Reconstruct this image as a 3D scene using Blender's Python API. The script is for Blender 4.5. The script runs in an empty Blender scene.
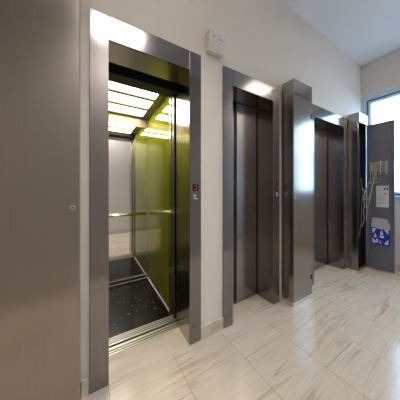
import bpy, bmesh, math, random
from mathutils import Vector, Matrix
random.seed(7)
S = bpy.context.scene
C = S.collection

# ------------------------------------------------------------ camera
CAM_H = 1.275
cam_d = bpy.data.cameras.new('camera')
cam = bpy.data.objects.new('camera', cam_d); C.objects.link(cam)
cam.location = (0, 0, CAM_H)
cam.rotation_euler = (math.radians(90), 0, math.radians(-30.8))
cam_d.sensor_fit = 'HORIZONTAL'; cam_d.sensor_width = 36
cam_d.lens = 36 * 184.4 / 400
cam_d.shift_y = -11 / 400
cam_d.clip_start = 0.02
S.camera = cam

# ------------------------------------------------------------ world, exposure
S.view_settings.view_transform = 'Standard'
S.view_settings.look = 'None'
S.view_settings.gamma = 1
S.view_settings.use_curve_mapping = False
S.view_settings.exposure = 0.78
W = bpy.data.worlds.new('sky'); S.world = W; W.use_nodes = True
nt = W.node_tree; bg = nt.nodes['Background']
tc = nt.nodes.new('ShaderNodeTexCoord'); sx = nt.nodes.new('ShaderNodeSeparateXYZ')
cr = nt.nodes.new('ShaderNodeValToRGB')
nt.links.new(tc.outputs['Generated'], sx.inputs[0]); nt.links.new(sx.outputs['Z'], cr.inputs[0])
cr.color_ramp.elements[0].position = 0.0; cr.color_ramp.elements[0].color = (0.58, 0.80, 1, 1)
cr.color_ramp.elements[1].position = 1.0; cr.color_ramp.elements[1].color = (0.34, 0.62, 1, 1)
nt.links.new(cr.outputs[0], bg.inputs[0]); bg.inputs[1].default_value = 5.8

# daylight portal exactly in the window opening (a sampling aid for the sky)
pl = bpy.data.lights.new('window_portal', 'AREA'); pl.shape = 'RECTANGLE'; pl.size = 1.55; pl.size_y = 1.65
pl.cycles.is_portal = True
po = bpy.data.objects.new('window_portal', pl); C.objects.link(po)
po.location = (4.36, 0.5, 2.0); po.rotation_euler = (0, math.radians(90), 0)

CEIL = 3.443; YW = 1.345; YO = -0.40; XR = 4.12; XL = -3.0
LAMP_POWER = (13, 11, 8)
CAB_EMIT = 7.0
CEIL_LAMPS = [(-2.2, -0.10), (0.34, -0.10), (3.1, -0.10)]

# ------------------------------------------------------------ materials
def lin(c):
    return tuple(((v/255)/12.92 if v/255 <= 0.04045 else ((v/255+0.055)/1.055)**2.4) for v in c) + (1,)
def mat(name, rgb=(128,128,128), rough=.5, metal=0, emit=0, spec=None, noise=0, nscale=40, bump=0):
    m = bpy.data.materials.new(name); m.use_nodes = True; n = m.node_tree; b = n.nodes['Principled BSDF']
    b.inputs['Base Color'].default_value = lin(rgb); b.inputs['Roughness'].default_value = rough
    b.inputs['Metallic'].default_value = metal
    if spec is not None: b.inputs['Specular IOR Level'].default_value = spec
    if emit: b.inputs['Emission Color'].default_value = lin(rgb); b.inputs['Emission Strength'].default_value = emit
    if noise or bump:
        t = n.nodes.new('ShaderNodeTexCoord'); no = n.nodes.new('ShaderNodeTexNoise'); no.inputs['Scale'].default_value = nscale
        no.inputs['Detail'].default_value = 5
        n.links.new(t.outputs['Object'], no.inputs['Vector'])
        if noise:
            mx = n.nodes.new('ShaderNodeMix'); mx.data_type = 'RGBA'; mx.inputs[6].default_value = tuple(v*(1-noise) for v in lin(rgb)[:3])+(1,)
            mx.inputs[7].default_value = tuple(min(1, v*(1+noise)) for v in lin(rgb)[:3])+(1,)
            n.links.new(no.outputs[0], mx.inputs[0]); n.links.new(mx.outputs[2], b.inputs['Base Color'])
        if bump:
            bp = n.nodes.new('ShaderNodeBump'); bp.inputs['Strength'].default_value = bump; bp.inputs['Distance'].default_value = .002
            n.links.new(no.outputs[0], bp.inputs['Height']); n.links.new(bp.outputs[0], b.inputs['Normal'])
    return m
def steel(name, rgb, rough=.2, grain=.1, horiz=False, gs=260):
    """brushed metal: fine streaks along the grain in colour, roughness and relief"""
    m = mat(name, rgb, rough, 1); n = m.node_tree; b = n.nodes['Principled BSDF']
    t = n.nodes.new('ShaderNodeTexCoord'); mp = n.nodes.new('ShaderNodeMapping')
    mp.inputs['Scale'].default_value = (1, 1, .006) if not horiz else (.006, 1, 1)
    no = n.nodes.new('ShaderNodeTexNoise'); no.inputs['Scale'].default_value = gs; no.inputs['Detail'].default_value = 4
    n.links.new(t.outputs['Object'], mp.inputs[0]); n.links.new(mp.outputs[0], no.inputs['Vector'])
    mx = n.nodes.new('ShaderNodeMix'); mx.data_type = 'RGBA'; l = lin(rgb)[:3]
    mx.inputs[6].default_value = tuple(v*(1-grain) for v in l)+(1,); mx.inputs[7].default_value = tuple(min(1, v*(1+grain)) for v in l)+(1,)
    n.links.new(no.outputs[0], mx.inputs[0]); n.links.new(mx.outputs[2], b.inputs['Base Color'])
    mr = n.nodes.new('ShaderNodeMapRange'); mr.inputs[3].default_value = rough*.8; mr.inputs[4].default_value = rough*1.25
    n.links.new(no.outputs[0], mr.inputs[0]); n.links.new(mr.outputs[0], b.inputs['Roughness'])
    bp = n.nodes.new('ShaderNodeBump'); bp.inputs['Strength'].default_value = .06; bp.inputs['Distance'].default_value = .0006
    n.links.new(no.outputs[0], bp.inputs['Height']); n.links.new(bp.outputs[0], b.inputs['Normal'])
    return m

M = {}
M['plaster'] = mat('painted plaster', (216,211,205), .7, noise=.02, nscale=9, bump=.08)
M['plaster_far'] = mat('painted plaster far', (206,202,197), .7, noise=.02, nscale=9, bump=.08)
M['ceiling'] = mat('ceiling paint', (226,228,232), .8, noise=.015, nscale=6)
M['shaft'] = mat('shaft concrete', (60,60,60), .9, noise=.2, nscale=8)
M['steel'] = steel('brushed stainless steel', (144,140,142), .15)
M['steel_door'] = steel('brushed steel door skin', (158,153,150), .2)
M['steel_cabinet'] = steel('brushed steel cabinet skin', (158,152,148), .19)
M['steel_edge'] = mat('bright steel edge', (215,210,205), .25, 1)
M['sill'] = steel('sill aluminium', (222,220,216), .3, horiz=True)
M['bright_alu'] = mat('bright aluminium strip', (238,236,230), .3, .35)
M['groove'] = mat('dark groove', (18,17,17), .6)
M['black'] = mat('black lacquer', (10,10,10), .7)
M['lockm'] = mat('nickel lock', (200,200,200), .35, .6)
M['inner_paint'] = mat('blue-grey inner door paint', (122,124,136), .4, .55)
M['rubber'] = mat('black cable sheath', (22,22,24), .5)
M['green'] = mat('green glossy wall panel', (138,142,34), .06, .25, noise=.03, nscale=3)
M['cab_steel'] = steel('cab steel', (182,176,166), .16)
M['rim'] = mat('cab ceiling sheet', (150,148,120), .3, .8)
M['slat'] = mat('cab ceiling slat', (120,112,76), .35, .6)
M['back_trim'] = mat('satin back trim', (176,160,132), .45, .5)
M['mirror'] = mat('mirror', (235,235,232), .01, 1)
M['chrome'] = mat('polished handrail', (225,220,212), .12, 1)
M['cab_light'] = mat('cab lamp diffuser', (255,247,228), .5, emit=CAB_EMIT)
M['lamp'] = mat('lamp diffuser', (255,243,226), .5, emit=3.6)
M['lamp_frame'] = mat('white lamp frame', (235,235,232), .4)
M['white_plastic'] = mat('white plastic', (204,204,200), .45)
M['grey_plastic'] = mat('grey plastic', (130,130,132), .5)
M['beige_plastic'] = mat('beige plastic', (168,164,148), .5, noise=.15, nscale=60)
M['display'] = mat('display glass', (30,3,6), .15)
M['red'] = mat('red digit', (150,22,44), .5, emit=.35)
M['red_dim'] = mat('dim red display', (90,8,16), .3, emit=.35)
M['paper'] = mat('printed paper', (212,212,220), .7)
M['ink'] = mat('black ink', (25,25,28), .7)
M['grey_ink'] = mat('grey ink', (150,150,158), .7)
M['rust_ink'] = mat('brown ink', (150,100,80), .7)
M['blue'] = mat('blue print', (18,52,178), .5)
M['white_ink'] = mat('white print', (225,228,238), .6)
M['pouch'] = mat('white pouch plastic', (185,185,194), .45, noise=.12, nscale=50)
M['wire_grey'] = mat('grey cable sheath', (112,110,104), .5)
M['wire_pale'] = mat('pale cable sheath', (178,174,162), .5)
M['teal'] = mat('teal window paint', (14,112,160), .35)
M['sky_tint_frame'] = mat('window frame with sky glow', (208,230,246), .4)  # pale blue puts the sky's glow into the white frame's colour
M['facade'] = mat('pale facade', (225,228,232), .8, noise=.03, nscale=2)
M['facade_dark'] = mat('facade window', (120,150,170), .2)
M['asphalt'] = mat('paving outside', (140,140,140), .9, noise=.1, nscale=3)

# cab floor: black speckled stone
m = mat('black speckled stone', (22,20,18), .1, spec=.35); n = m.node_tree; b = n.nodes['Principled BSDF']
t = n.nodes.new('ShaderNodeTexCoord'); vo = n.nodes.new('ShaderNodeTexVoronoi'); vo.inputs['Scale'].default_value = 22
cp = n.nodes.new('ShaderNodeValToRGB'); cp.color_ramp.elements[0].position = .065; cp.color_ramp.elements[0].color = (.75,.72,.66,1)
cp.color_ramp.elements[1].position = .09; cp.color_ramp.elements[1].color = lin((22,20,18))
n.links.new(t.outputs['Object'], vo.inputs['Vector']); n.links.new(vo.outputs['Distance'], cp.inputs[0]); n.links.new(cp.outputs[0], b.inputs['Base Color'])
M['cab_floor'] = m

# marble tiles
def marble(name, tiles=True, rough=.16):
    m = bpy.data.materials.new(name); m.use_nodes = True; n = m.node_tree; b = n.nodes['Principled BSDF']; L = n.links.new
    g = n.nodes.new('ShaderNodeNewGeometry')
    # veins: stretched along X, wandering
    mp = n.nodes.new('ShaderNodeMapping'); mp.inputs['Rotation'].default_value = (0, 0, math.radians(-8)); mp.inputs['Scale'].default_value = (.5, 6.0, 1.0)
    L(g.outputs['Position'], mp.inputs[0])
    n1 = n.nodes.new('ShaderNodeTexNoise'); n1.inputs['Scale'].default_value = 2.1; n1.inputs['Detail'].default_value = 9; n1.inputs['Roughness'].default_value = .62; n1.inputs['Distortion'].default_value = .7
    L(mp.outputs[0], n1.inputs['Vector'])
    r1 = n.nodes.new('ShaderNodeValToRGB'); e = r1.color_ramp.elements
    e[0].position = .30; e[0].color = lin((184,166,144)); e[1].position = .72; e[1].color = lin((216,205,190))
    x = e.new(.45); x.color = lin((206,195,181)); x = e.new(.56); x.color = lin((198,187,173))
    L(n1.outputs[0], r1.inputs[0])
    n2 = n.nodes.new('ShaderNodeTexNoise'); n2.inputs['Scale'].default_value = 1.5; n2.inputs['Detail'].default_value = 7; n2.inputs['Distortion'].default_value = .8
    L(mp.outputs[0], n2.inputs['Vector'])
    r2 = n.nodes.new('ShaderNodeValToRGB'); e = r2.color_ramp.elements   # thin brown lines where the noise crosses .5
    e[0].position = .47; e[0].color = (0,0,0,1); e[1].position = .53; e[1].color = (0,0,0,1); x = e.new(.5); x.color = (1,1,1,1)
    L(n2.outputs[0], r2.inputs[0])
    n3 = n.nodes.new('ShaderNodeTexNoise'); n3.inputs['Scale'].default_value = 2.0; L(g.outputs['Position'], n3.inputs['Vector'])
    r3 = n.nodes.new('ShaderNodeMapRange'); r3.inputs[1].default_value = .45; r3.inputs[2].default_value = .65; r3.inputs[4].default_value = .7
    L(n3.outputs[0], r3.inputs[0])
    mu = n.nodes.new('ShaderNodeMath'); mu.operation = 'MULTIPLY'; L(r2.outputs[0], mu.inputs[0]); L(r3.outputs[0], mu.inputs[1])
    mx = n.nodes.new('ShaderNodeMix'); mx.data_type = 'RGBA'; L(mu.outputs[0], mx.inputs[0]); L(r1.outputs[0], mx.inputs[6]); mx.inputs[7].default_value = lin((156,130,104))
    out = mx.outputs[2]
    b.inputs['Roughness'].default_value = rough
    if tiles:
        mp2 = n.nodes.new('ShaderNodeMapping'); mp2.inputs['Rotation'].default_value = (0, 0, math.radians(90)); mp2.inputs['Location'].default_value = (3.47, -1.0+.449*10, 0)
        # after rotating by 90: x' = -y, y' = x
        L(g.outputs['Position'], mp2.inputs[0])
        br = n.nodes.new('ShaderNodeTexBrick'); br.inputs['Scale'].default_value = 1; br.inputs['Brick Width'].default_value = .70; br.inputs['Row Height'].default_value = .449
        br.inputs['Mortar Size'].default_value = .0022; br.inputs['Mortar Smooth'].default_value = .2; br.inputs['Bias'].default_value = 0
        br.inputs['Color1'].default_value = (1,1,1,1); br.inputs['Color2'].default_value = (.93,.92,.90,1); br.inputs['Mortar'].default_value = (.55,.51,.47,1)
        L(mp2.outputs[0], br.inputs['Vector'])
        m2 = n.nodes.new('ShaderNodeMix'); m2.data_type = 'RGBA'; m2.blend_type = 'MULTIPLY'; m2.inputs[0].default_value = 1
        L(out, m2.inputs[6]); L(br.outputs['Color'], m2.inputs[7]); out = m2.outputs[2]
    L(out, b.inputs['Base Color'])
    return m
M['floor'] = marble('marble floor tiles')
M['skirt'] = marble('marble skirting', False, .25)
M['threshold'] = marble('marble threshold', False, .2)

# glass pane that lets daylight through
m = bpy.data.materials.new('window glass'); m.use_nodes = True; n = m.node_tree; n.nodes.clear()
o_ = n.nodes.new('ShaderNodeOutputMaterial'); tr = n.nodes.new('ShaderNodeBsdfTransparent'); gl = n.nodes.new('ShaderNodeBsdfGlossy'); gl.inputs['Roughness'].default_value = .01
ms = n.nodes.new('ShaderNodeMixShader'); ms.inputs[0].default_value = .06; n.links.new(tr.outputs[0], ms.inputs[1]); n.links.new(gl.outputs[0], ms.inputs[2]); n.links.new(ms.outputs[0], o_.inputs[0])
M['glass'] = m

# ------------------------------------------------------------ helpers
def BM(): return bmesh.new()
def bx(bm, x0, x1, y0, y1, z0, z1):
    v = [bm.verts.new(p) for p in ((x0,y0,z0),(x1,y0,z0),(x1,y1,z0),(x0,y1,z0),(x0,y0,z1),(x1,y0,z1),(x1,y1,z1),(x0,y1,z1))]
    for f in ((3,2,1,0),(4,5,6,7),(0,1,5,4),(1,2,6,5),(2,3,7,6),(3,0,4,7)): bm.faces.new([v[i] for i in f])
    return bm
def box(*a): return bx(BM(), *a)
def cyl(bm, p, axis, r, h, seg=20, r2=None):
    q = Vector((0,0,1)).rotation_difference(Vector(axis)).to_matrix().to_4x4()
    bmesh.ops.create_cone(bm, cap_ends=True, segments=seg, radius1=r, radius2=r if r2 is None else r2, depth=h, matrix=Matrix.Translation(p) @ q)
    return bm
def tube(bm, pts, r, seg=8):
    pts = [Vector(p) for p in pts]; rings = []; up = Vector((.13,.3,.94)).normalized()
    for i, p in enumerate(pts):
        d = (pts[min(i+1, len(pts)-1)] - pts[max(i-1, 0)]).normalized()
        a = d.cross(up)
        if a.length < .05: a = d.cross(Vector((1,0,0)))
        a.normalize(); c = d.cross(a)
        rings.append([bm.verts.new(p + r*(math.cos(2*math.pi*k/seg)*a + math.sin(2*math.pi*k/seg)*c)) for k in range(seg)])
    for A, B in zip(rings, rings[1:]):
        for k in range(seg): bm.faces.new((A[k], A[(k+1) % seg], B[(k+1) % seg], B[k]))
    bm.faces.new(rings[0]); bm.faces.new(rings[-1][::-1])
    return bm
def smoothpts(pts, n=8):
    P = [Vector(p) for p in pts]; P = [P[0]] + P + [P[-1]]; out = []
    for i in range(1, len(P)-2):
        for k in range(n):
            t = k/n; a, b, c, d = P[i-1:i+3]
            out.append(.5*((2*b) + (c-a)*t + (2*a-5*b+4*c-d)*t*t + (3*b-a-3*c+d)*t**3))
    return out + [P[-2]]
def obj(name, bm, m, parent=None, bevel=0, smooth=False, kind=None, label=None):
    bmesh.ops.recalc_face_normals(bm, faces=bm.faces)
    me = bpy.data.meshes.new(name); bm.to_mesh(me); bm.free()
    me.materials.append(M[m])
    if smooth:
        for p in me.polygons: p.use_smooth = True
    o = bpy.data.objects.new(name, me); C.objects.link(o)
    if parent is not None:
        o.parent = parent
        # children carry world coordinates: shift the mesh into the parent's frame
        w = parent; off = Vector((0,0,0))
        while w is not None: off += w.location; w = w.parent
        me.transform(Matrix.Translation(-off))
    if bevel:
        b = o.modifiers.new('bevel', 'BEVEL'); b.width = bevel; b.segments = 2; b.limit_method = 'ANGLE'
    if kind: o['kind'] = kind
    if label: o['label'] = label
    return o
def thing(name, label, cat, loc, group=None):
    o = bpy.data.objects.new(name, None); C.objects.link(o); o.location = loc; o.empty_display_size = .1
    o['label'] = label; o['category'] = cat
    if group: o['group'] = group
    return o
def tag(o, label, cat, group=None):
    o['label'] = label; o['category'] = cat
    if group: o['group'] = group
    return o
def struct(name, bm, m, parent=None, bevel=0): return obj(name, bm, m, parent, bevel, kind='structure')

# ------------------------------------------------------------ room shell
YB = 2.95
struct('floor', box(XL, XR, YO, 1.56, -.1, 0), 'floor')
struct('ceiling', box(XL, XR, YO, YB, CEIL, CEIL+.1), 'ceiling')
# wall with the three lift openings
xs = XL
for a, b_ in ((-.0035, .8035), (1.0425, 1.8405), (2.4545, 3.5375)):
    struct('wall_front', box(xs, a, YW, 1.56, 0, CEIL), 'plaster')
    struct('wall_front', box(a, b_, YW, 1.56, 2.4005, CEIL), 'plaster'); xs = b_
struct('wall_front', box(xs, XR, YW, 1.56, 0, CEIL), 'plaster')
struct('wall_back', box(XL, XR, YO-.15, YO, 0, CEIL), 'plaster')
struct('wall_left', box(XL-.15, XL, YO-.15, YB, -.4, CEIL), 'plaster')
# far wall with window opening
WY0, WY1, WZ0, WZ1 = -.27, 1.325, 1.17, 2.885
bm = BM()
bx(bm, XR, XR+.25, YO-.15, YB, -.4, WZ0); bx(bm, XR, XR+.25, YO-.15, YB, WZ1, CEIL)
bx(bm, XR, XR+.25, YO-.15, WY0, WZ0, WZ1); bx(bm, XR, XR+.25, WY1, YB, WZ0, WZ1)
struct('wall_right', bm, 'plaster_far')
# lift shaft behind the doors
bm = BM(); bx(bm, XL, XR, YB, YB+.1, -.4, CEIL); bx(bm, XL, XR, 1.56, YB, -.4, -.3)
bx(bm, XL, XR, 1.56, 1.66, -.3, -.03)
struct('wall_shaft', bm, 'shaft')

struct('trim_1', box(.1105, .6895, 1.331, 1.5600, 0, .0008), 'threshold')
# skirting of marble
def base(name, *a): struct(name, box(*a), 'skirt', bevel=.002)
for x0, x1 in ((XL, -.42), (-.047, -.008), (.8, 1.043), (1.841, 1.873), (2.24, 2.455), (3.537, 3.562), (3.9, XR)):
    base('baseboard_front', x0, x1, YW-.013, YW, 0, .105)
base('baseboard_right', XR-.013, XR, YO, YW-.013, 0, .105)
base('baseboard_back', XL, XR-.013, YO, YO+.013, 0, .105)
base('baseboard_left', XL, XL+.013, YO+.013, YW-.013, 0, .105)

# window
win = thing('window_1', 'wide window in the far wall', 'window', (XR+.1, .5, WZ0)); 
del win['label']; del win['category']; win['kind'] = 'structure'
bm = BM(); f0, f1 = XR+.06, XR+.12; t_ = .026
bx(bm, f0, f1, WY0, WY1-.040, WZ1-.062-t_, WZ1-.062); bx(bm, f0, f1, WY0, WY1-.040, WZ0, WZ0+t_)
bx(bm, f0, f1, WY0, WY0+t_, WZ0+t_, WZ1-.062-t_); bx(bm, f0, f1, WY1-.040-.02, WY1-.040, WZ0+t_, WZ1-.062-t_)
obj('window_frame', bm, 'teal', win, .003)
bm = BM(); bx(bm, f0+.01, f1, WY0, WY1, WZ1-.062, WZ1); bx(bm, f0+.01, f1, WY1-.040, WY1, WZ0, WZ1-.062)
obj('packing_strip', bm, 'sky_tint_frame', win)
for y0, y1 in ((WY0+t_, .50), (.50, WY1-.060)):
    bm = BM(); s = .035; z0, z1 = WZ0+t_, WZ1-.062-t_; g0, g1 = f0+.008, f1-.008
    bx(bm, g0, g1, y0, y1, z1-s, z1); bx(bm, g0, g1, y0, y1, z0, z0+s); bx(bm, g0, g1, y0, y0+s, z0+s, z1-s); bx(bm, g0, g1, y1-s, y1, z0+s, z1-s)
    sa = obj('sash', bm, 'sky_tint_frame', win, .003)
    obj('pane', box(f0+.028, f0+.034, y0+s-.005, y1-s+.005, z0+s-.005, z1-s+.005), 'glass', sa)
obj('window_sill', box(XR-.035, f0, WY0, WY1, WZ0-.028, WZ0), 'sky_tint_frame', win, .004)

# ------------------------------------------------------------ ceiling lamps
for i, (x, y) in enumerate(CEIL_LAMPS):
    lb = ['long white ceiling lamp at the far left end of the lobby', 'long white ceiling lamp above the open lift', 'long white ceiling lamp above the closed lifts, nearest the window'][i]
    t = thing('ceiling_lamp', lb, 'lamp', (x, y, CEIL), 'ceiling lamps over the lobby')
    bm = BM(); r = .335; q = .20
    for a in ((x-r, x+r, y-q, y-q+.02), (x-r, x+r, y+q-.02, y+q), (x-r, x-r+.02, y-q+.02, y+q-.02), (x+r-.02, x+r, y-q+.02, y+q-.02)): bx(bm, *a, CEIL-.035, CEIL)
    obj('lamp_frame', bm, 'lamp_frame', t, .003)
    obj('diffuser', box(x-r+.02, x+r-.02, y-q+.02, y+q-.02, CEIL-.028, CEIL-.005), 'lamp', t)
    ld = bpy.data.lights.new('lamp_light', 'AREA'); ld.shape = 'RECTANGLE'; ld.size = .62; ld.size_y = .38; ld.energy = LAMP_POWER[i]; ld.spread = math.radians(112); ld.color = (1, .945, .88)
    lo = bpy.data.objects.new('lamp_light', ld); C.objects.link(lo); lo.location = (0, 0, -.04); lo.parent = t

# ------------------------------------------------------------ lift door surrounds
def frame(x0, x1, pw, label):
    """x0..x1 outer width, pw post width"""
    t = thing('elevator_surround', label, 'door surround', (x0, 1.33, 0), 'steel door surrounds of the three lifts')
    yf, yb, ht, hb = 1.33, 1.56, 2.40, 2.245
    for a, b_ in ((x0, x0+pw), (x1-pw, x1)):
        obj('post', box(a, b_, yf, YW-.0005, .004, ht), 'steel', t, .0015)
        obj('jamb', box(a+.0005, b_-.0005, YW, yb, .004, ht), 'cab_steel' if x0 < 0 else 'steel', t)
    obj('lintel', box(x0+pw+.0015, x1-pw-.0015, yf, YW-.0005, hb, ht), 'steel', t, .0015)
    obj('soffit', box(x0+pw, x1-pw, YW, yb, hb-.001, ht), 'steel_door', t)
    if x0 > 0:  # black strips stand in for the shaded gap between door and jamb
        obj('gap_shade_strip', box(x1-pw-.004, x1-pw+.0003, yb-.008, yb, .004, hb-.002), 'groove', t)
        obj('gap_shade_strip', box(x0+pw-.0003, x0+pw+.004, yb-.008, yb, .004, hb-.002), 'groove', t)
        obj('gap_shade_strip', box(x0+pw+.0045, x1-pw-.0045, yb-.008, yb, hb-.006, hb-.0012), 'groove', t)
    return t
def display(t, x, z, digit):
    d = obj('floor_display', box(x, x+.052, 1.3265, 1.33, z, z+.058), 'display', t, .001, label='small black display with a red glowing digit')
    bm = BM(); w = .006; X0, X1 = x+.014, x+.038; Z0, Z1 = z+.010, z+.048; Zm = (Z0+Z1)/2
    seg = {'t': (X0, X1, Z1-w, Z1), 'b': (X0, X1, Z0, Z0+w), 'm': (X0, X1, Zm-w/2, Zm+w/2), 'r1': (X1-w, X1, Zm, Z1), 'r0': (X1-w, X1, Z0, Zm), 'l1': (X0, X0+w, Zm, Z1), 'l0': (X0, X0+w, Z0, Zm)}
    for k in digit:
        a = seg[k]; bx(bm, a[0], a[1], 1.3255, 1.3265, a[2], a[3])
    obj('digit', bm, 'red', d)
    # small key-like emblem under the display
    bm = BM(); zc = z-.048
    for dx, dz, r in ((.016, .014, .0065), (.034, .012, .004), (.014, -.012, .006), (.036, -.016, .0065), (.026, 0, .004)):
        cyl(bm, (x+dx, 1.3285, zc+dz), (0,1,0), r, .002, 12)
    obj('call_emblem', bm, 'white_ink', t, label='small pale dotted symbol under the display')

f1_ = frame(-.003, .803, .107, 'steel surround of the open green lift nearest the camera')
display(f1_, .722, 1.258, ('t', 'r1', 'r0', 'b'))
f2_ = frame(1.043, 1.840, .109, 'steel surround of the middle lift with closed doors')
display(f2_, 1.770, 1.266, ('t', 'l1', 'l0', 'b', 'm', 'r0'))
f3_ = frame(2.455, 3.537, .108, 'steel surround of the farthest lift, beside the opened cabinet')

# closed lift doors
def closed(x0, x1, seam, label):
    t = thing('elevator_door', label, 'elevator door', ((x0+x1)/2, 1.56, 0), 'closed lift doors')
    obj('door_panel', box(x0-.03, seam+.02, 1.592, 1.618, .004, 2.30), 'steel_door', t, .002, label='rear leaf, set back behind the front leaf')
    obj('door_panel', box(seam, x1+.03, 1.562, 1.586, .004, 2.30), 'steel_door', t, .002)
    obj('door_sill', box(x0-.02, x1+.02, 1.5605, 1.66, -.028, 0.002), 'sill', t)
    return t
closed(1.152, 1.731, 1.412, 'closed brushed steel door of the middle lift')
closed(2.563, 3.429, 2.93, 'closed brushed steel door of the farthest lift')

# landing sill and opened leaves of lift 1
t = thing('elevator_sill', 'grooved aluminium landing sill of the open lift', 'door sill', (.4, 1.58, 0))
bm = BM(); bx(bm, .06, .74, 1.5605, 1.632, -.028, 0.0)
for y in (1.5605, 1.5845, 1.6085): bx(bm, .06, .74, y, y+.012 if y < 1.6 else 1.632, 0, .005)
obj('sill_plate', bm, 'sill', t)
bm = BM()
for y in (1.5727, 1.5967): bx(bm, .06, .74, y, y+.0116, 0.0, .0015)
obj('groove', bm, 'groove', t)
t = thing('elevator_door', 'opened leaves of the nearest lift, slid away behind its right jamb', 'elevator door', (1.0, 1.59, 0))
for y0, o_ in ((1.568, 0), (1.60, .004)):
    obj('door_panel', box(.702+o_, 1.02, y0, y0+.024, .006, 2.20), 'steel_door', t, .002)

# ------------------------------------------------------------ lift cab
t = thing('elevator_cab', 'open lift cab with green walls, mirror and lit ceiling', 'elevator', (.2, 2.2, 0))
cx0, cx1, cy0, cy1, cz = .02, .712, 1.655, 2.684, 2.29
obj('cab_floor', box(cx0, cx1, 1.742, cy1, -.03, 0), 'cab_floor', t)
bm = BM(); bx(bm, .06, .74, 1.655, 1.742, -.028, 0)
for y in (1.655, 1.685, 1.709): bx(bm, .06, .74, y, y+(.018 if y < 1.66 else .012), 0, .005)
bx(bm, .06, .74, 1.7305, 1.742, 0, .005)
s = obj('cab_sill', bm, 'sill', t)
bm = BM()
for y in (1.6732, 1.6972, 1.7212): bx(bm, .06, .74, y, y+.0092, 0, .0015)
obj('groove', bm, 'groove', s)
obj('side_wall', box(cx1, cx1+.02, 1.80, cy1, 0, cz), 'green', t, label='green glossy right wall')
obj('side_wall', box(cx0-.02, cx0, 1.80, cy1, 0, cz), 'green', t, label='green glossy left wall')
# front returns with the cab door leaf edge
obj('front_return', box(.700, .82, 1.745, 1.80, 0, cz), 'cab_steel', t, .002)
obj('front_return', box(cx0-.02, .095, 1.745, 1.80, 0, cz), 'cab_steel', t, .002)
obj('cab_door', box(.702, 1.05, 1.675, 1.70, .006, 2.20), 'steel_door', t, .002)
obj('cab_door', box(.706, 1.05, 1.708, 1.733, .006, 2.20), 'steel_door', t, .002)
obj('header', box(cx0, .82, 1.66, 1.80, 2.222, 2.33), 'black', t, .002)
obj('header_trim', box(cx0, cx1, 1.801, 1.81, 2.232, 2.285), 'black', t)
obj('back_wall', box(cx0, cx1, cy1, cy1+.02, 0, cz), 'cab_steel', t)
obj('mirror', box(cx0+.004, cx1-.004, cy1-.006, cy1-.0005, .062, 2.15), 'mirror', t)
k_ = obj('kick_plate', box(cx0, cx1-.011, cy1-.014, cy1-.0005, .0, .058), 'cab_steel', t)
for z0 in (0, .050): obj('edge_strip', box(cx0, cx1-.011, cy1-.018, cy1-.0145, z0, z0+.008), 'bright_alu', k_)
for x0, x1 in ((cx1-.010, cx1-.0005), (cx0+.0005, cx0+.010)):
    obj('kick_plate', box(x0, x1, 1.80, cy1-.017, 0, .012), 'bright_alu', t)
obj('cab_ceiling', box(cx0, cx1, 1.80, cy1, cz, cz+.03), 'rim', t)
for y0, y1 in ((1.83, 2.045), (2.10, 2.325), (2.385, 2.615)):
    obj('light_bar', box(cx0+.08, .625, y0, y1, cz-.003, cz-.0005), 'cab_light', t)
for y0, y1 in ((1.812, 1.828), (2.047, 2.098), (2.327, 2.383), (2.617, cy1-.001)):
    obj('ceiling_slat', box(cx0+.08, .625, y0, y1, cz-.016, cz-.0005), 'slat', t, .001)
for x0, x1 in ((cx0+.001, cx0+.079), (.626, cx1-.001)):
    obj('ceiling_rim', box(x0, x1, 1.812, cy1-.001, cz-.016, cz-.0005), 'slat', t, .001)
obj('back_trim', box(cx0+.001, cx1-.001, cy1-.006, cy1-.0005, 2.152, cz-.017), 'back_trim', t)
bm = BM(); zr = .925; yr = cy1-.055
tube(bm, [(cx0+.03, yr, zr), (.3, yr, zr), (cx1-.03, yr, zr)], .014, 12)
h_ = obj('handrail', bm, 'chrome', t, smooth=True)
for x, y, ax in ((.16, yr+.024, (0,1,0)), (.5, yr+.024, (0,1,0)),):
    obj('bracket', cyl(BM(), (x, y, zr), ax, .006, .05, 10), 'chrome', h_, smooth=True)

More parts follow.
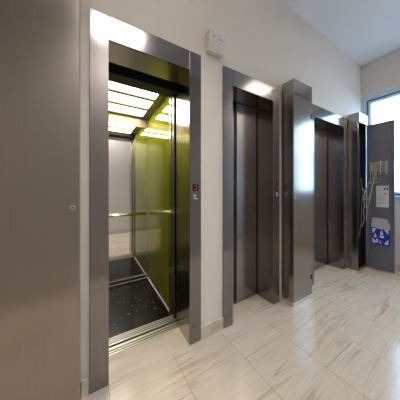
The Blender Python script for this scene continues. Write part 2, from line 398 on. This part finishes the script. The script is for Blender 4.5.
# ------------------------------------------------------------ steel cabinets beside the lifts
def cabinet(x0, x1, label, lock_left=True, opened=False):
    t = thing('control_cabinet', label, 'cabinet', ((x0+x1)/2, 1.25, 0), 'steel cabinets beside the lifts')
    y0, y1, zt, zd = 1.185, 1.3295, 2.465, 2.305
    bm = BM(); th = .012; yd = y0+.016
    bx(bm, x0, x0+th, yd, y1, .045, zt); bx(bm, x1-th, x1, yd, y1, .045, zt); bx(bm, x0+th, x1-th, y1-th, y1, .045, zt)
    bx(bm, x0+th, x1-th, yd, y1-th, zt-th, zt); bx(bm, x0+th, x1-th, yd, y1-th, .045, .045+th)
    obj('body', bm, 'steel_cabinet', t, .001)
    obj('plinth', box(x0+.003, x1-.003, y0+.004, y1, 0, .0445), 'sill' if not opened else 'steel_cabinet', t)
    u = obj('upper_panel', box(x0, x1, y0, yd-.0005, zd+.003, zt), 'steel_cabinet', t, .001)
    bm = BM(); k = 9
    for i in range(k):
        a = x0+.03+i*(x1-x0-.06)/k
        bx(bm, a, a+.018, y0-.0008, y0-.0001, zd+.006, zd+.022)
    obj('vent_slot', bm, 'groove', u)
    if opened:  # black sheets added in place of the shade inside the cabinet
        obj('dark_back_sheet', box(x0+th+.001, x1-th-.001, y1-th-.012, y1-th-.0005, .06, zt-th-.002), 'black', t)
        obj('dark_side_sheet', box(x0+th+.0005, x0+th+.006, yd+.002, y1-th-.013, .06, zt-th-.002), 'black', t)
    if not opened:
        d = obj('door', box(x0, x1, y0, yd-.0005, .048, zd-.001), 'steel_cabinet', t, .0012)
        lx = x0+.022 if lock_left else x1-.03
        bm = cyl(BM(), (lx, y0-.002, 1.178), (0,1,0), .012, .006, 20); obj('lock', bm, 'lockm', d, smooth=False)
        bm = cyl(BM(), (lx, y0-.0055, 1.178), (0,1,0), .005, .001, 16); obj('keyhole', bm, 'groove', d)
        hx = x1 if lock_left else x0
        for z in (.25, 2.12):
            obj('hinge', box(hx-.022, hx-.006, y0-.004, y0-.0001, z-.025, z+.025) , 'black', d, .001)
    return t
lc = cabinet(-.43, -.049, 'wide steel cabinet at the left edge, its lock beside the open lift', lock_left=False)
cabinet(1.877, 2.236, 'closed steel cabinet between the middle lift and the farthest lift')
oc = cabinet(3.566, 3.890, 'opened steel cabinet past the farthest lift, its inside full of cables', opened=True)
# swung-open door
DX = 3.868
d = obj('door', box(DX, DX+.004, .868, 1.180, .03, 2.300), 'inner_paint', oc, label='opened door leaf, its inner face towards the camera')
bm = BM()
bx(bm, DX-.014, DX-.0005, 1.166, 1.180, .03, 2.300); bx(bm, DX-.014, DX-.0005, .868, .880, .03, 2.300)
bx(bm, DX-.014, DX-.0005, .880, 1.166, 2.288, 2.300); bx(bm, DX-.014, DX-.0005, .880, 1.166, .03, .042)
obj('folded_edge', bm, 'inner_paint', d)
for z in (.25, 2.12): obj('hinge', cyl(BM(), (DX+.012, 1.180, z), (0,0,1), .005, .05, 12), 'black', d)

# cables inside the opened cabinet
def cable(pts, r, m, label):
    tag(obj('cable', tube(BM(), smoothpts(pts, 8), r, 8), m, smooth=True), label, 'cable', 'cables of the opened cabinet')
cabs = [
 ([(3.66,1.25,2.40),(3.665,1.23,2.0),(3.65,1.225,1.7),(3.68,1.22,1.4),(3.70,1.23,1.1),(3.66,1.24,.7),(3.67,1.25,.1)], .015, 'rubber', 'thickest black cable hanging inside the opened cabinet'),
 ([(3.70,1.285,2.35),(3.715,1.28,1.9),(3.70,1.28,1.5),(3.715,1.28,1.0),(3.70,1.285,.1)], .010, 'rubber', 'thin black cable behind the thick one in the opened cabinet'),
 ([(3.62,1.28,1.9),(3.63,1.26,1.6),(3.64,1.27,1.2),(3.62,1.28,.6),(3.63,1.28,.08)], .009, 'rubber', 'black cable along the left side of the opened cabinet'),
 ([(3.755,1.275,1.75),(3.75,1.255,1.55),(3.755,1.25,1.3),(3.745,1.25,1.1),(3.755,1.26,.8),(3.745,1.275,.3)], .006, 'wire_grey', 'grey cable hanging down the back of the opened cabinet'),
 ([(3.74,1.22,1.45),(3.75,1.205,1.2),(3.73,1.21,1.0),(3.74,1.22,.75),(3.725,1.235,.5)], .005, 'wire_grey', 'thin grey wire bulging out low in the opened cabinet'),
 ([(3.81,1.23,1.30),(3.80,1.195,1.22),(3.77,1.20,1.12),(3.81,1.20,1.02),(3.78,1.205,.92),(3.80,1.20,.80),(3.77,1.22,.66)], .005, 'wire_pale', 'pale tangled wire zigzagging at the front of the opened cabinet'),
]
for c in cabs: cable(*c)
LOOSE = [[(3.843,1.13,1.52),(3.835,1.16,1.36),(3.82,1.185,1.25),(3.81,1.20,1.20)],
 [(3.843,1.09,1.49),(3.83,1.11,1.30),(3.825,1.15,1.12),(3.82,1.19,1.10),(3.815,1.20,1.15)],
 [(3.845,1.11,1.47),(3.84,1.13,1.20),(3.83,1.16,1.00),(3.82,1.19,.98),(3.815,1.205,1.0)]]

# terminal box on the opened door
t = thing('terminal_box', 'beige terminal box of cables on the opened cabinet door', 'terminal box', (DX, 1.06, 1.6))
obj('base_plate', box(DX-.012, DX-.0005, .945, 1.15, 1.50, 1.70), 'beige_plastic', t, .002)
bm = BM()
for i in range(5): bx(bm, DX-.045, DX-.0125, 1.028+i*.024, 1.049+i*.024, 1.545+.004*i, 1.665-.004*i)
obj('terminal_block', bm, 'beige_plastic', t, .002)
obj('socket', box(DX-.055, DX-.0125, .955, .999, 1.56, 1.69), 'grey_plastic', t, .004)
obj('divider', box(DX-.06, DX-.0125, 1.008, 1.016, 1.51, 1.71), 'white_plastic', t, .002)
obj('cable_duct', box(DX-.035, DX-.0125, .962, 1.14, 1.508, 1.535), 'wire_grey', t, .002)
bm = BM()
for i in range(7):
    y = 1.035+i*.016; tube(bm, smoothpts([(DX-.03, y, 1.55), (DX-.05, y+random.uniform(-.02,.02), 1.47), (DX-.02, y+random.uniform(-.03,.03), 1.40), (DX-.03, 1.13, 1.34+.02*i)], 5), .004, 6)
obj('loose_wire', bm, 'wire_pale', t, smooth=True)
sb = obj('socket_box', box(DX-.04, DX-.0005, 1.095, 1.150, 1.36, 1.44), 'beige_plastic', t, .003)
obj('cover', box(DX-.044, DX-.0405, 1.10, 1.145, 1.37, 1.43), 'grey_plastic', sb, .002)
for pts in LOOSE: obj('loose_wire', tube(BM(), smoothpts(pts, 8), .0055, 8), 'wire_pale', t, smooth=True)

# printed notice
t = tag(obj('paper_notice', box(DX-.0015, DX-.0005, .930, 1.072, .995, 1.325), 'paper'), 'white printed sheet above the blue poster on the opened door', 'notice')
xf0, xf1 = DX-.0022, DX-.0016
bm = BM(); bx(bm, xf0, xf1, .967, .987, 1.262, 1.294); bx(bm, xf0, xf1, .938, .957, 1.262, 1.294); obj('black_mark', bm, 'ink', t)
bm = BM(); bx(bm, xf0, xf1, .955, .985, 1.195, 1.212); obj('brown_mark', bm, 'rust_ink', t)
bm = BM(); tube(bm, [(DX-.002, 1.055, 1.22), (DX-.002, 1.018, 1.305)], .0012, 6); tube(bm, [(DX-.002, 1.035, 1.29), (DX-.002, 1.012, 1.30)], .0012, 6); tube(bm, [(DX-.002, 1.05, 1.225), (DX-.002, 1.03, 1.25)], .0012, 6)
obj('drawn_line', bm, 'ink', t)
bm = BM()
for i in range(8): bx(bm, xf0, xf1, 1.060-random.uniform(.06,.10), 1.060, 1.165-i*.019, 1.170-i*.019)
obj('text_line', bm, 'grey_ink', t)

# blue poster and pouch
t = tag(obj('blue_poster', box(DX-.0015, DX-.0005, .915, 1.128, .40, .675), 'blue'), 'blue square sticker with white arrows on the opened door', 'poster')
def tri(bm, pts):
    a = [bm.verts.new((xf0, y, z)) for y, z in pts]; b_ = [bm.verts.new((xf1, y, z)) for y, z in pts]
    bm.faces.new(a); bm.faces.new(b_[::-1]); k = len(pts)
    for i in range(k): bm.faces.new((a[i], b_[i], b_[(i+1) % k], a[(i+1) % k]))
A, B_, Z0, Z1 = 1.118, .935, .428, .655
s = .05
bm = BM(); tri(bm, [(A, Z1), (A-s, Z1), (A-s*.7, Z1-.022), (A-.02, Z1-s*1.2), (A, Z1-s*1.6)]); obj('corner_arrow', bm, 'white_ink', t)
bm = BM(); tri(bm, [(B_, Z1), (B_, Z1-s*1.5), (B_+.03, Z1-.03), (B_+s, Z1)]); obj('corner_arrow', bm, 'white_ink', t)
bm = BM(); tri(bm, [(A, Z0), (A, Z0+s*1.6), (A-.02, Z0+s), (A-s, Z0+.02), (A-s, Z0)]); obj('corner_arrow', bm, 'white_ink', t)
bm = BM(); tri(bm, [(B_, Z0), (B_+s, Z0), (B_+.03, Z0+.03), (B_, Z0+s*1.6)]); obj('corner_arrow', bm, 'white_ink', t)
bm = BM()
for y, z in ((1.085, .545), (1.01, .60)):
    cyl(bm, ((xf0+xf1)/2, y, z+.022), (1,0,0), .009, .0006, 14); tri(bm, [(y-.018, z-.03), (y+.018, z-.03), (y+.014, z+.008), (y-.014, z+.008)])
tri(bm, [(1.065, .44), (1.05, .44), (1.05, .50), (1.075, .49)]); tri(bm, [(1.03, .52), (.985, .52), (.985, .555), (1.03, .555)]); tri(bm, [(1.035, .43), (1.015, .43), (1.02, .475), (1.03, .475)])
obj('pictogram', bm, 'white_ink', t)
bm = BM(); pts = [(1.135,.672),(1.12,.78),(1.118,.828),(1.02,.822),(.945,.808),(.925,.745),(.912,.70),(.918,.655),(.97,.66),(1.04,.65),(1.09,.675)]
a = [bm.verts.new((DX-.006-.003*(i % 2), y, z)) for i, (y, z) in enumerate(pts)]; b_ = [bm.verts.new((DX-.0025, y, z)) for y, z in pts]
bm.faces.new(a); bm.faces.new(b_[::-1])
for i in range(len(pts)): bm.faces.new((a[i], b_[i], b_[(i+1) % len(pts)], a[(i+1) % len(pts)]))
tag(obj('document_pouch', bm, 'pouch'), 'crumpled whitish pouch taped over the top of the blue sticker', 'pouch')

# ------------------------------------------------------------ wall box between the lifts
t = thing('wall_sensor', 'small white box mounted high between the first two lifts', 'wall box', (.92, YW, 2.5))
obj('back_box', box(.853, 1.008, 1.31, YW-.0005, 2.452, 2.602), 'white_plastic', t, .004)
bm = BM(); prof = [(1.3095, 2.607), (1.268, 2.607), (1.268, 2.497), (1.292, 2.447), (1.3095, 2.447)]
va = [bm.verts.new((.849, y, z)) for y, z in prof]; vb = [bm.verts.new((1.012, y, z)) for y, z in prof]
bm.faces.new(va); bm.faces.new(vb[::-1])
for i in range(5): bm.faces.new((va[i], vb[i], vb[(i+1) % 5], va[(i+1) % 5]))
c = obj('cover', bm, 'white_plastic', t, .004)
bm = BM()
for i in range(7):
    for k in range(5):
        if (i+k) % 2 == 0: cyl(bm, (.875+i*.018, 1.2678, 2.512+k*.019), (0,1,0), .0036, .001, 8)
obj('speaker_hole', bm, 'grey_plastic', c)
obj('button', cyl(BM(), (.892, 1.2672, 2.558), (0,1,0), .0055, .004, 14), 'black', c)
obj('label_strip', box(.93, .985, 1.2672, 1.2678, 2.545, 2.552), 'grey_plastic', c)

# ------------------------------------------------------------ outside the window
struct('ground', box(XR+.3, 60, -40, 40, -3.2, -3.0), 'asphalt')
t = thing('building', 'pale building seen through the window', 'building', (16, 4, -3))
obj('wall', box(15, 22, -6, 14, -3, 4.2), 'facade', t)
for z in (-1.6, .5, 2.4):
    for k in range(9): obj('window', box(14.93, 15.0, -5+k*2.1, -3.7+k*2.1, z, z+1.1), 'facade_dark', t)
bm = BM()
for z in (-.4, 1.7, 3.7): bx(bm, 14.7, 15, -6, 14, z, z+.12)
obj('ledge', bm, 'facade', t)
